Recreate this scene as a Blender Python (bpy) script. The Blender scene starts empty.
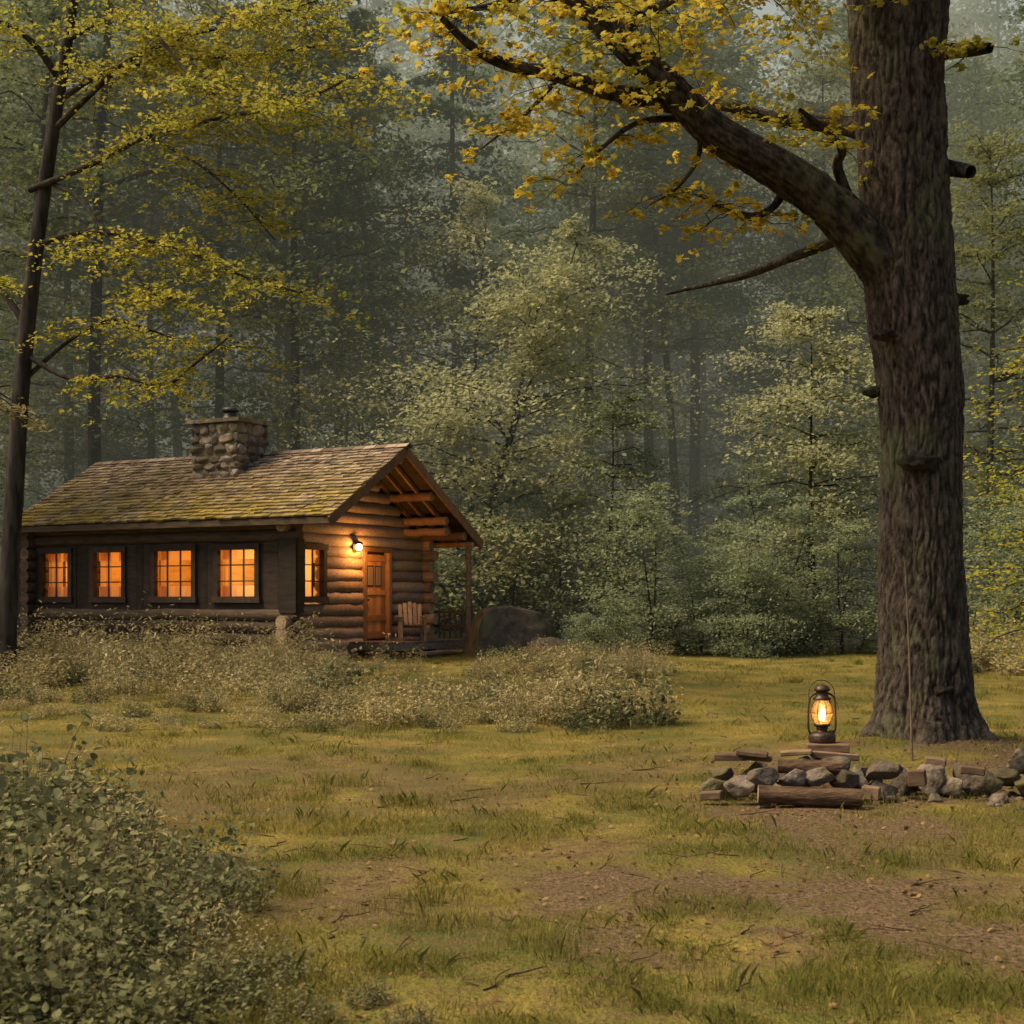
import bpy, bmesh, math, random
import numpy as np
from mathutils import Vector, Matrix, noise as mnoise
D=bpy.data; scene=bpy.context.scene; col=scene.collection
rng=np.random.default_rng(7); random.seed(7)

# ------------------------------------------------------------------ noise / terrain
TAB=np.random.default_rng(3).random((256,256))
def vn(x,y):
    x=np.asarray(x,float);y=np.asarray(y,float)
    xi=np.floor(x).astype(int);yi=np.floor(y).astype(int);fx=x-xi;fy=y-yi
    fx=fx*fx*(3-2*fx);fy=fy*fy*(3-2*fy)
    a=TAB[xi%256,yi%256];b=TAB[(xi+1)%256,yi%256];c=TAB[xi%256,(yi+1)%256];d=TAB[(xi+1)%256,(yi+1)%256]
    return (a*(1-fx)+b*fx)*(1-fy)+(c*(1-fx)+d*fx)*fy
def fbm(x,y,o=4):
    s=0;a=.5;t=0
    for i in range(o):
        s=s+a*vn(x*2**i+17.3*i,y*2**i+9.1*i);t+=a;a*=.5
    return s/t
def ss(t): t=np.clip(t,0,1); return t*t*(3-2*t)
OAK=(3.92,13.5)
def H(x,y):
    x=np.asarray(x,float);y=np.asarray(y,float)
    h=.10*(fbm(x*.3+5,y*.3)-.5)+.03*(fbm(x*1.7,y*1.7)-.5)
    h=h+.16*ss((y-20)/9)
    e=y-47+6*(fbm(x*.03+3,y*.03)-.5)+.25*np.maximum(0,np.abs(x)-22)
    e=np.maximum(e,0)
    hill=.5*(np.sqrt(e*e+64)-8)
    h=h+np.where(hill>70,70+ (hill-70)*.05,hill)
    r2=(x-OAK[0])**2+(y-OAK[1])**2
    h=h+.23*np.exp(-r2/1.7)
    return h
def Hs(x,y): return float(H(x,y))
def soil(x,y):
    x=np.asarray(x,float);y=np.asarray(y,float)
    n=fbm(x*.9+2,y*.55+8,5)
    s=ss((n-.44)/.22)*(.35+.65*ss((17-y)/6))
    patch=np.exp(-(((x-.9)/1.2)**2+((y-6.6)/1.3)**2))+.8*np.exp(-(((x-2.6)/1.5)**2+((y-10.5)/1.4)**2))+.8*np.exp(-(((x-3.9)/1.4)**2+((y-13)/1.3)**2))+.5*np.exp(-(((x-2.3)/1.4)**2+((y-7.2)/1.0)**2))+.4*np.exp(-(((x-.2)/.8)**2+((y-8.6)/1.0)**2))
    n2=fbm(x*2.3,y*1.6,5)
    s=np.clip(s*.55+patch*ss((n2-.34)/.30),0,1)
    return np.maximum(s,ss((y-34)/5))

# ------------------------------------------------------------------ materials
class NT:
    def __init__(s,m):
        m.use_nodes=True; s.t=m.node_tree; s.t.nodes.clear(); s.m=m
    def n(s,typ,ins={},**kw):
        nd=s.t.nodes.new(typ)
        for k,v in kw.items(): setattr(nd,k,v)
        for k,v in ins.items():
            if isinstance(v,bpy.types.NodeSocket): s.t.links.new(v,nd.inputs[k])
            else: nd.inputs[k].default_value=v
        return nd
    def mix(s,f,a,b):
        nd=s.t.nodes.new('ShaderNodeMix'); nd.data_type='RGBA'
        for i,v in ((0,f),(6,a),(7,b)):
            if isinstance(v,bpy.types.NodeSocket): s.t.links.new(v,nd.inputs[i])
            else: nd.inputs[i].default_value=v if i==0 else (*v,1)
        return nd.outputs[2]
    def ramp(s,f,p0,p1):
        nd=s.n('ShaderNodeMapRange',{'Value':f,'From Min':p0,'From Max':p1}); return nd.outputs[0]
    def noise(s,vec,scale,detail=4,rough=.6):
        return s.n('ShaderNodeTexNoise',{'Vector':vec,'Scale':scale,'Detail':detail,'Roughness':rough}).outputs['Fac']
    def coord(s,scale=(1,1,1),which='Object'):
        c=s.n('ShaderNodeTexCoord').outputs[which]
        return s.n('ShaderNodeMapping',{'Vector':c,'Scale':scale}).outputs[0]
    def out(s,sh): 
        o=s.n('ShaderNodeOutputMaterial'); s.t.links.new(sh,o.inputs['Surface']); return s.m
    def pbsdf(s,colr,rough=.9,bump=None,bs=.5,bd=.02,spec=.2,**kw):
        p=s.n('ShaderNodeBsdfPrincipled')
        for k,v in (('Base Color',colr),('Roughness',rough),('Specular IOR Level',spec),*kw.items()):
            if isinstance(v,bpy.types.NodeSocket): s.t.links.new(v,p.inputs[k])
            else: p.inputs[k].default_value=(*v,1) if isinstance(v,tuple) and len(v)==3 else v
        if bump is not None:
            b=s.n('ShaderNodeBump',{'Height':bump,'Strength':bs,'Distance':bd}); s.t.links.new(b.outputs[0],p.inputs['Normal'])
        return p.outputs[0]

def leaf_mat(name,c1,c2,c3,trans=.4):
    t=NT(D.materials.new(name))
    a=t.n('ShaderNodeAttribute',attribute_name='tint').outputs['Fac']
    oi=t.n('ShaderNodeObjectInfo').outputs['Random']
    c=t.mix(a,c1,c2)
    f=t.n('ShaderNodeMath',{0:oi,1:.6},operation='MULTIPLY').outputs[0]
    c=t.mix(f,c,c3)
    d=t.n('ShaderNodeBsdfDiffuse',{'Color':c}).outputs[0]
    tr=t.n('ShaderNodeBsdfTranslucent',{'Color':c}).outputs[0]
    return t.out(t.n('ShaderNodeMixShader',{0:trans,1:d,2:tr}).outputs[0])
def bark_mat(name,c1,c2,moss=None,sc=(6,6,1.2),bs=.8,bd=.03,det=4,bump=True,furrow=False):
    t=NT(D.materials.new(name)); v=t.coord(sc)
    n1=t.noise(v,1.6,det,.65)
    c=t.mix(t.ramp(n1,.35,.65),c1,c2)
    if moss:
        n2=t.noise(t.coord((1,1,.7)),2.2,5,.7); c=t.mix(t.ramp(n2,.50,.66),c,moss)
    if furrow:
        a=t.n('ShaderNodeAttribute',attribute_name='tint').outputs['Fac']
        c=t.n('ShaderNodeHueSaturation',{'Color':c,'Value':t.n('ShaderNodeMapRange',{'Value':a,'To Min':.3,'To Max':1.45}).outputs[0]}).outputs[0]
    return t.out(t.pbsdf(c,.95,n1 if bump else None,bs,bd,.1))
def wood_mat(name,c1,c2,sc=(1.5,12,12),rough=.8,tint=True):
    t=NT(D.materials.new(name)); v=t.coord(sc); n=t.noise(v,1.5,5,.6)
    c=t.mix(t.ramp(n,.3,.7),c1,c2)
    if tint:
        a=t.n('ShaderNodeAttribute',attribute_name='tint').outputs['Fac']
        hs=t.n('ShaderNodeHueSaturation',{'Color':c,'Value':t.n('ShaderNodeMapRange',{'Value':a,'To Min':.65,'To Max':1.4}).outputs[0]})
        c=hs.outputs[0]
    return t.out(t.pbsdf(c,rough,n,.5,.01))
def stone_mat(name,c1,c2,moss):
    t=NT(D.materials.new(name)); v=t.coord()
    n=t.noise(v,6,6,.7); n2=t.noise(v,1.9,4); n3=t.noise(v,30,3)
    a=t.n('ShaderNodeAttribute',attribute_name='tint').outputs['Fac']
    c=t.mix(t.ramp(n,.35,.65),c1,c2)
    c=t.n('ShaderNodeHueSaturation',{'Color':c,'Value':t.n('ShaderNodeMapRange',{'Value':a,'To Min':.5,'To Max':1.6}).outputs[0]}).outputs[0]
    c=t.mix(t.ramp(n2,.46,.62),c,moss)
    h=t.n('ShaderNodeMath',{0:n,1:n3},operation='ADD').outputs[0]
    return t.out(t.pbsdf(c,.95,h,.8,.02))

M={}
M['leaf_far']=leaf_mat('forest_leaf',(.095,.145,.065),(.215,.26,.11),(.31,.28,.10),.5)
M['leaf_pale']=leaf_mat('pale_maple_leaf',(.29,.33,.18),(.50,.49,.27),(.50,.44,.20),.5)
M['leaf_dark']=leaf_mat('hemlock_leaf',(.055,.095,.055),(.11,.155,.08),(.14,.17,.07),.4)
M['leaf_yel']=leaf_mat('autumn_leaf',(.16,.21,.035),(.50,.42,.06),(.38,.31,.05),.55)
M['leaf_gold']=leaf_mat('gold_leaf',(.30,.26,.03),(.72,.50,.06),(.52,.38,.05),.55)
M['leaf_under']=leaf_mat('understory_leaf',(.15,.205,.14),(.31,.36,.215),(.31,.32,.15),.45)
M['leaf_weed']=leaf_mat('weed_leaf',(.15,.145,.055),(.50,.42,.22),(.42,.32,.13),.35)
M['leaf_bush']=leaf_mat('bush_leaf',(.055,.072,.030),(.25,.245,.115),(.17,.15,.06),.3)
M['grass']=leaf_mat('grass_blade',(.095,.115,.026),(.40,.31,.075),(.24,.20,.045),.35)
M['bark']=bark_mat('forest_bark',(.022,.018,.014),(.06,.05,.04),det=2,bump=False)
M['oakbark']=bark_mat('oak_bark',(.026,.019,.014),(.10,.078,.058),(.085,.085,.042),(13,13,6),1,.06,6,True,True)
M['litter']=leaf_mat('fallen_leaf',(.07,.04,.02),(.32,.20,.09),(.17,.10,.04),.15)
M['log_dark']=wood_mat('dark_log',(.045,.030,.018),(.13,.085,.05))
M['log_light']=wood_mat('weathered_log',(.19,.12,.07),(.40,.28,.18))
M['endgrain']=wood_mat('log_end',(.22,.15,.08),(.38,.27,.16),(8,8,8))
M['board_dark']=wood_mat('dark_board',(.022,.015,.010),(.05,.034,.02),(2,2,9))
M['frame']=wood_mat('window_frame_wood',(.035,.022,.014),(.07,.045,.028),(3,3,3))
M['door']=wood_mat('door_wood',(.40,.15,.04),(.55,.24,.07),(9,9,1.5),.6)
M['trim']=wood_mat('trim_wood',(.17,.085,.038),(.29,.155,.07),(3,3,3))
M['plank']=wood_mat('porch_plank',(.12,.085,.055),(.24,.18,.12),(3,8,8))
M['fence']=wood_mat('old_wood',(.08,.055,.033),(.19,.135,.08),(6,6,6))
M['split']=wood_mat('split_wood',(.075,.045,.025),(.21,.135,.078),(3,16,16))
M['firewood']=bark_mat('firewood_bark',(.04,.025,.014),(.14,.085,.05),None,(3,14,14),1,.03)
M['stone']=stone_mat('field_stone',(.05,.038,.027),(.20,.155,.11),(.095,.078,.028))
M['chim']=stone_mat('chimney_stone',(.10,.075,.055),(.27,.215,.16),(.13,.11,.06))
M['boulder']=stone_mat('boulder_stone',(.08,.06,.04),(.18,.14,.10),(.10,.09,.04))
t=NT(D.materials.new('roof_shingle')); v=t.coord()
a=t.n('ShaderNodeAttribute',attribute_name='tint').outputs['Fac']
c=t.mix(a,(.11,.078,.050),(.38,.285,.185))
n=t.noise(v,1.4,5,.7); sep=t.n('ShaderNodeSeparateXYZ',{0:v})
g=t.ramp(sep.outputs[2],4.9,3.5)
f=t.n('ShaderNodeMath',{0:g,1:t.ramp(n,.32,.55)},operation='MULTIPLY').outputs[0]
c=t.mix(f,c,t.mix(a,(.14,.105,.022),(.34,.235,.045)))
M['shingle']=t.out(t.pbsdf(c,.95,t.noise(v,25,3),.4,.01))
t=NT(D.materials.new('meadow_ground')); v=t.coord()
s=t.n('ShaderNodeAttribute',attribute_name='tint').outputs['Fac']
n1=t.noise(v,.9,4); n2=t.noise(v,6,4,.7); n3=t.noise(v,34,4,.7)
g=t.mix(t.ramp(n1,.38,.62),(.10,.115,.026),(.29,.215,.05))
g=t.mix(t.ramp(n2,.45,.68),g,(.21,.14,.05))
g=t.mix(t.ramp(n3,.50,.72),g,(.06,.05,.016))
e=t.mix(t.ramp(n3,.35,.65),(.055,.036,.020),(.25,.165,.09))
e=t.mix(t.ramp(n2,.48,.62),e,(.13,.095,.038))
f=t.n('ShaderNodeMath',{0:s,1:t.n('ShaderNodeMath',{0:t.ramp(n2,.3,.7),1:.55},operation='MULTIPLY').outputs[0]},operation='ADD').outputs[0]
c=t.mix(t.ramp(f,.38,1.05),g,e)
M['ground']=t.out(t.pbsdf(c,1,n3,.9,.05,.05))
def metal(name,c,r=.5):
    t=NT(D.materials.new(name)); n=t.noise(t.coord(),40,4)
    return t.out(t.pbsdf(t.mix(t.ramp(n,.4,.7),c,tuple(x*1.8+.01 for x in c)),r,n,.2,.002,.5,Metallic=.6))
M['iron']=metal('lantern_metal',(.045,.028,.016)); M['potmetal']=metal('chimney_pot_metal',(.05,.045,.04))
def emis(name,c,s):
    t=NT(D.materials.new(name)); return t.out(t.n('ShaderNodeEmission',{'Color':(*c,1),'Strength':s}).outputs[0])
M['flame']=emis('flame_glow',(1,.50,.12),22); M['bulb']=emis('bulb_glow',(1,.60,.20),40)
t=NT(D.materials.new('thin_glass'))
fr=t.n('ShaderNodeFresnel',{'IOR':1.45}).outputs[0]
lg=t.n('ShaderNodeMixShader',{0:.16,1:t.n('ShaderNodeBsdfTransparent',{'Color':(1,.90,.74,1)}).outputs[0],2:t.n('ShaderNodeBsdfTranslucent',{'Color':(.95,.8,.55,1)}).outputs[0]}).outputs[0]
M['glass']=t.out(t.n('ShaderNodeMixShader',{0:fr,1:lg,2:t.n('ShaderNodeBsdfGlossy',{'Roughness':.08}).outputs[0]}).outputs[0])
t=NT(D.materials.new('curtain_cloth')); 
M['curtain']=t.out(t.n('ShaderNodeMixShader',{0:.6,1:t.n('ShaderNodeBsdfDiffuse',{'Color':(.7,.5,.28,1)}).outputs[0],2:t.n('ShaderNodeBsdfTranslucent',{'Color':(.8,.55,.28,1)}).outputs[0]}).outputs[0])
M['inwall']=wood_mat('interior_pine',(.50,.34,.15),(.76,.56,.27),(1,1,6),.8,False)

# ------------------------------------------------------------------ mesh builder
class MB:
    def __init__(s): s.V=[];s.F=[];s.T=[];s.n=0;s.mats=[]
    def mi(s,m):
        if m not in s.mats: s.mats.append(m)
        return s.mats.index(m)
    def add(s,V,Fs,mat,smooth=False,tint=None):
        V=np.asarray(V,float).reshape(-1,3)
        for F in Fs:
            F=np.asarray(F,int)
            if F.ndim==1: F=F[None]
            s.F.append((F+s.n,s.mi(mat),smooth))
        if tint is None: tint=random.random()
        s.T.append(np.full(len(V),tint) if np.isscalar(tint) else tint)
        s.V.append(V); s.n+=len(V)
    def build(s,name,parent=None,link=True):
        V=np.concatenate(s.V);T=np.concatenate(s.T)
        me=D.meshes.new(name)
        lv=np.concatenate([f.ravel() for f,_,_ in s.F]).astype(np.int32)
        tot=np.concatenate([np.full(len(f),f.shape[1]) for f,_,_ in s.F]).astype(np.int32)
        mi=np.concatenate([np.full(len(f),m) for f,m,_ in s.F]).astype(np.int32)
        sm=np.concatenate([np.full(len(f),x) for f,_,x in s.F]).astype(bool)
        st=np.concatenate([[0],np.cumsum(tot)[:-1]]).astype(np.int32)
        me.vertices.add(len(V)); me.vertices.foreach_set('co',V.ravel().astype(np.float32))
        me.loops.add(len(lv)); me.loops.foreach_set('vertex_index',lv)
        me.polygons.add(len(tot)); me.polygons.foreach_set('loop_start',st)
        me.polygons.foreach_set('loop_total',tot)
        me.polygons.foreach_set('material_index',mi); me.polygons.foreach_set('use_smooth',sm)
        at=me.attributes.new('tint','FLOAT','POINT'); at.data.foreach_set('value',T.astype(np.float32))
        for m in s.mats: me.materials.append(M[m])
        me.update(calc_edges=True); me.validate()
        if not link: return me
        o=D.objects.new(name,me); col.objects.link(o)
        if parent: o.parent=parent
        return o
def norm(v): v=np.asarray(v,float); return v/(np.linalg.norm(v)+1e-9)
def crom(P,n):
    P=np.asarray(P,float); Q=np.vstack([2*P[0]-P[1],P,2*P[-1]-P[-2]])
    ts=np.linspace(0,len(P)-1-1e-6,n); i=ts.astype(int); f=(ts-i)[:,None]
    a,b,c,d=Q[i],Q[i+1],Q[i+2],Q[i+3]
    return .5*(2*b+(c-a)*f+(2*a-5*b+4*c-d)*f*f+(3*b-a-3*c+d)*f**3)
def tube(mb,P,R,mat,S=8,cap=None,disp=None,tint=None,smooth=True):
    P=np.asarray(P,float);n=len(P);R=np.ones(n)*R if np.isscalar(R) else np.asarray(R,float)
    T=np.gradient(P,axis=0); T/= (np.linalg.norm(T,axis=1)[:,None]+1e-9)
    u=np.cross(T[0],[0,0,1.]) if abs(T[0][2])<.9 else np.cross(T[0],[0,1.,0]); u=norm(u)
    a=np.linspace(0,2*np.pi,S,endpoint=False);V=np.zeros((n,S,3)); TT=None
    for i in range(n):
        u=norm(u-T[i]*np.dot(u,T[i])); w=np.cross(T[i],u)
        if disp is None: r=R[i]*np.ones(S)
        else:
            dd=disp(i,a,P[i])
            if isinstance(dd,tuple):
                dd,tv=dd
                if TT is None: TT=np.zeros((n,S))
                TT[i]=tv
            r=R[i]*dd
        V[i]=P[i]+(np.cos(a)*r)[:,None]*u+(np.sin(a)*r)[:,None]*w
    i,j=np.meshgrid(np.arange(n-1),np.arange(S),indexing='ij')
    F=np.stack([i*S+j,i*S+(j+1)%S,(i+1)*S+(j+1)%S,(i+1)*S+j],-1).reshape(-1,4)
    tt=random.random() if tint is None else tint
    if TT is not None: tt=TT.ravel()
    mb.add(V.reshape(-1,3),[F],mat,smooth,tt)
    if cap:
        mb.add(V[0],[np.arange(S)[::-1]],cap,False); mb.add(V[-1],[np.arange(S)],cap,False)
def lathe(mb,prof,c,mat,S=24):
    a=np.linspace(0,2*np.pi,S,endpoint=False);n=len(prof)
    V=np.array([[c[0]+r*np.cos(x),c[1]+r*np.sin(x),c[2]+z] for r,z in prof for x in a])
    i,j=np.meshgrid(np.arange(n-1),np.arange(S),indexing='ij')
    F=np.stack([i*S+j,i*S+(j+1)%S,(i+1)*S+(j+1)%S,(i+1)*S+j],-1).reshape(-1,4)
    mb.add(V,[F],mat,True)
BF=np.array([[0,3,2,1],[4,5,6,7],[0,1,5,4],[1,2,6,5],[2,3,7,6],[3,0,4,7]])
def box(mb,x0,x1,y0,y1,z0,z1,mat,tint=None):
    mb.add([[x0,y0,z0],[x1,y0,z0],[x1,y1,z0],[x0,y1,z0],[x0,y0,z1],[x1,y0,z1],[x1,y1,z1],[x0,y1,z1]],[BF],mat,False,tint)
def beam(mb,p0,p1,w,h,mat,side=None,tint=None):
    p0=np.array(p0,float);p1=np.array(p1,float);d=norm(p1-p0)
    s=norm(np.cross(d,[0,0,1.])) if side is None else norm(side)
    if np.linalg.norm(np.cross(d,[0,0,1.]))<1e-3 and side is None: s=np.array([1.,0,0])
    u=np.cross(s,d)
    V=[p+a*s*w/2+b*u*h/2 for b in(-1,1) for p,a in((p0,-1),(p0,1),(p1,1),(p1,-1))]
    mb.add(V,[BF],mat,False,tint)
RH=np.array([[0,-.5,0],[.3,-.02,.06],[0,.5,0],[-.3,-.02,.06]])
LB=np.array([[0,-.5,0],[.16,-.36,.02],[.40,-.30,.0],[.28,-.08,.05],[.46,.12,.0],[.20,.16,.04],[0,.5,-.03],[-.20,.16,.04],[-.46,.12,0],[-.28,-.08,.05],[-.40,-.30,0],[-.16,-.36,.02]])
LN=np.array([[0,-.5,0],[.16,-.2,.04],[.14,.15,.04],[0,.5,-.04],[-.14,.15,.04],[-.16,-.2,.04]])
LO=np.array([[0,-.5,0],[.26,-.25,.05],[.28,.08,.06],[0,.5,-.04],[-.28,.08,.06],[-.26,-.25,.05]])
def leaves(mb,C,size,mat,up=1.0,shape=RH,r=None,tint=None):
    r=r or rng; C=np.asarray(C,float);n=len(C)
    if n==0:return
    N=r.normal(size=(n,3))*.5; N[:,2]+=up; N/=np.linalg.norm(N,axis=1)[:,None]
    A=r.normal(size=(n,3)); U=np.cross(A,N);U/=np.linalg.norm(U,axis=1)[:,None];W=np.cross(N,U)
    sz=(size*(.55+.9*r.random(n)))[:,None,None]
    k=len(shape)
    V=C[:,None,:]+sz*(shape[None,:,0:1]*U[:,None]+shape[None,:,1:2]*W[:,None]+shape[None,:,2:3]*N[:,None])
    F=np.arange(n*k).reshape(n,k)
    tv=r.random(n) if tint is None else np.clip(tint+.35*(r.random(n)-.5),0,1)
    mb.add(V.reshape(-1,3),[F],mat,False,np.repeat(tv,k))
def empty(name,loc=(0,0,0),rz=0):
    o=D.objects.new(name,None); col.objects.link(o); o.location=loc; o.rotation_euler=(0,0,rz); o.empty_display_size=.2; return o

# ------------------------------------------------------------------ ground
def axis(lo,hi,c0,c1,step,g=1.12):
    xs=list(np.arange(c0,c1+1e-6,step)); s=step
    a=c0
    while a>lo: s*=g; a-=s; xs.insert(0,a)
    s=step;a=c1
    while a<hi: s*=g; a+=s; xs.append(a)
    return np.array(xs)
xs=axis(-400,400,-10,10,.12,1.06); ys=axis(-60,700,4,22,.12,1.035)
X,Y=np.meshgrid(xs,ys,indexing='ij'); Z=H(X,Y); 
Z=Z+.02*(fbm(X*9,Y*9,3)-.5)*(np.abs(X)<12)*(Y<25)
nx,ny=X.shape; mb=MB()
i,j=np.meshgrid(np.arange(nx-1),np.arange(ny-1),indexing='ij')
F=np.stack([i*ny+j,(i+1)*ny+j,(i+1)*ny+j+1,i*ny+j+1],-1).reshape(-1,4)
mb.add(np.stack([X,Y,Z],-1).reshape(-1,3),[F],'ground',True,soil(X,Y).ravel())
mb.build('ground')

# grass blades (density falls with distance from the clearing's near side)
def grass(N,y0,y1,hh,ww,name):
    yy=np.exp(rng.uniform(np.log(y0),np.log(y1),N)); xx=rng.uniform(-.44,.44,N)*yy
    s=soil(xx,yy); clump=fbm(xx*2.6+40,yy*2.6,4); big=fbm(xx*.7+11,yy*.5+3,3)
    keep=rng.random(N)<np.clip((1-s)**1.2,0.08,1)*(.30+1.1*ss((clump-.38)/.25))
    xx,yy,cl,big=xx[keep],yy[keep],clump[keep],big[keep];n=len(xx)
    zz=H(xx,yy); sc=(.6+.5*yy/15)
    h=hh*(.4+rng.random(n)**2*1.3)*(.4+1.5*ss((cl-.42)/.3))*(.8+.25*yy/15); w=ww*sc
    a=rng.uniform(0,2*np.pi,n); l=rng.uniform(0,2*np.pi,n); lean=h*rng.uniform(.2,1.2,n)
    B=np.stack([xx,yy,zz-.004],-1); d=np.stack([np.cos(a)*w,np.sin(a)*w,0*a],-1)
    m=np.stack([np.cos(l)*lean*.3,np.sin(l)*lean*.3,h*.6],-1); tp=np.stack([np.cos(l)*lean,np.sin(l)*lean,h],-1)
    V=np.stack([B-d,B+d,B+m+d*.7,B+tp,B+m-d*.7],1)
    g=MB(); F=np.arange(n*5).reshape(n,5)
    ti=np.clip((big-.38)*2.6*.8+rng.random(n)*.5-.12,0,1)
    g.add(V.reshape(-1,3),[F],'grass',False,np.repeat(ti,5)); return g.build(name)
grass(500000,4.4,34,.032,.0017,'grass')
mb=MB()
for k in range(330):
    y=math.exp(random.uniform(math.log(4.8),math.log(33))); x=random.uniform(-.42,.5)*y
    if soil(x,y)>.6 or fbm(x*.4+3,y*.4)<.45: continue
    n=random.randint(60,140); r=random.uniform(.04,.15)
    bx=x+rng.normal(size=n)*r; by=y+rng.normal(size=n)*r; bz=H(bx,by)
    h=random.uniform(.04,.10)*(.4+rng.random(n)); l=rng.uniform(0,6.28,n); w=.0012*(.7+y/9)
    a=rng.uniform(0,6.28,n); B=np.stack([bx,by,bz],-1); d=np.stack([np.cos(a)*w,np.sin(a)*w,0*a],-1)
    m=np.stack([np.cos(l)*h*.12,np.sin(l)*h*.12,h*.6],-1); tp=np.stack([np.cos(l)*h*.5,np.sin(l)*h*.5,h],-1)
    V=np.stack([B-d,B+d,B+m+d*.7,B+tp,B+m-d*.7],1)
    mb.add(V.reshape(-1,3),[np.arange(n*5).reshape(n,5)],'grass',False,np.repeat(rng.random(n)*random.uniform(.2,1),5))
mb.build('grass_tufts')
mb=MB(); n=9000
yy=np.exp(rng.uniform(np.log(4.6),np.log(30),n)); xx=rng.uniform(-.45,.5,n)*yy
xx=np.concatenate([xx,rng.normal(3.2,1.5,2600)]);yy=np.concatenate([yy,rng.normal(11.0,1.9,2600)])
k=rng.random(len(xx))<(.2+.6*soil(xx,yy))*(.3+1.2*ss((fbm(xx*1.6+7,yy*1.6)-.4)/.25)); xx,yy=xx[k],yy[k]
leaves(mb,np.stack([xx,yy,H(xx,yy)+.014],-1),.028,'litter',1.1,LB)
for k in range(230):
    y=math.exp(random.uniform(math.log(5.2),math.log(24))); x=random.uniform(-.35,.42)*y; a=random.uniform(0,3.14); L=random.uniform(.05,.35)
    pts=[[x+math.cos(a)*L*q+random.gauss(0,.015),y+math.sin(a)*L*q,Hs(x,y)+.012+.01*math.sin(q*3)] for q in np.linspace(-.5,.5,5)]
    tube(mb,pts,np.linspace(.006,.002,5)*random.uniform(.5,1.2),'firewood',5)
mb.build('leaf_litter')

# ------------------------------------------------------------------ tree generators
def gen_tree(seed,h,base,rad,nlimb,leafmat,leafsz,ncl,nleaf,tr=.16,trunk_lean=.5,elev=(10,45),prof='round',droop=.25,stems=1,bark='bark'):
    r=np.random.default_rng(seed); mb=MB(); random.seed(seed)
    for st in range(stems):
        lx,ly=r.normal(size=2)*trunk_lean*(1 if stems==1 else 1.6)
        P=[[lx*q**1.3+.12*math.sin(5*q+seed+st),ly*q**1.3+.1*math.cos(4*q+seed),h*q*(1-.12*st)] for q in np.linspace(0,1,9)]
        P=crom(P,22); R=tr*(1-.92*np.linspace(0,1,22)**1.0); R[0]*=1.5; R[1]*=1.15
        P[0][2]-=.3
        tube(mb,P,R,bark,8)
        for k in range(nlimb//stems):
            q=(base/h)+(1-base/h)*((k+r.random())/(nlimb//stems)); q=min(q,.985)
            p=P[int(q*21)]*1.0; f=(q-base/h)/(1-base/h)
            if prof=='round': L=rad*(.35+.95*math.sin(math.pi*min(1,.18+f*.78)))*.8
            elif prof=='cone': L=rad*(1-f)**.8+.4
            else: L=rad*(.6+.5*math.sin(math.pi*f))
            L*=r.uniform(.6,1.15); az=r.uniform(0,2*math.pi)+k*2.4; el=math.radians(r.uniform(*elev))*(0.3+.9*f)
            d=np.array([math.cos(az)*math.cos(el),math.sin(az)*math.cos(el),math.sin(el)])
            tt=np.linspace(0,1,7); B=p+d*L*tt[:,None]; B[:,2]-=droop*L*tt**2; B+=r.normal(size=B.shape)*.05*L*tt[:,None]
            tube(mb,B,(tr*.34*(1-q*.6))*(1-.85*tt)+.006,bark,4)
            for c in range(ncl):
                u=.25+.75*(c+r.random())/ncl; pc=B[min(6,int(u*6.99))]+r.normal(size=3)*np.array([.15,.15,.05])*L
                m=int(nleaf*r.uniform(.5,1.3)); s=L*r.uniform(.13,.26)
                C=pc+r.normal(size=(m,3))*np.array([s,s,s*.26])
                rr=np.linalg.norm((C-pc)[:,:2],axis=1); C[:,2]-=rr*rr*.25/max(s,.1)*.5
                leaves(mb,C,leafsz,leafmat,1.0,RH,r,tint=r.random())
    return mb.build('proto',link=False)
PR={}
PR['maple']=[gen_tree(1,19,4,4.6,56,'leaf_far',.19,7,46,.2), gen_tree(2,17,3,4.2,50,'leaf_far',.18,7,46,.17,.9), gen_tree(9,21,6,4.4,52,'leaf_far',.19,7,46,.22)]
PR['tall']=[gen_tree(3,24,12,3.5,40,'leaf_far',.20,6,44,.22,.6), gen_tree(4,25,11,3.3,42,'leaf_far',.20,6,42,.24,.5)]
PR['hem']=[gen_tree(5,20,2.5,3.4,70,'leaf_dark',.17,6,40,.2,.2,(-5,15),'cone',.3)]
PR['fmaple']=[gen_tree(51,20,4,4.8,44,'leaf_far',.36,5,18,.2), gen_tree(52,18,3,4.4,40,'leaf_far',.36,5,18,.17,.9)]
PR['ftall']=[gen_tree(53,25,8,3.9,38,'leaf_far',.38,5,17,.24,.4), gen_tree(54,24,5,3.8,40,'leaf_dark',.36,5,18,.24,.3)]
PR['under']=[gen_tree(6,7,.8,2.5,34,'leaf_under',.13,6,38,.06,.5,(5,35),'round',.3,2), gen_tree(7,5.5,.6,2.3,30,'leaf_under',.12,6,38,.05,.5,(0,30),'flat',.35,2)]
PR['shrub']=[gen_tree(8,2.6,.1,1.7,30,'leaf_under',.10,5,34,.04,.4,(5,50),'round',.3,3)]
rf=random.Random(11)
forest=empty('forest')
def plant(kind,x,y,s=1.0,parent=forest,name=None):
    me=rf.choice(PR[kind]); o=D.objects.new(name or kind+'_tree',me); col.objects.link(o)
    o.location=(x,y,Hs(x,y)); o.rotation_euler=(0,0,rf.uniform(0,6.28)); o.scale=(s*rf.uniform(.9,1.1),s*rf.uniform(.9,1.1),s)
    if parent: o.parent=parent
    return o
cnt=0
pts=[]
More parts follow.
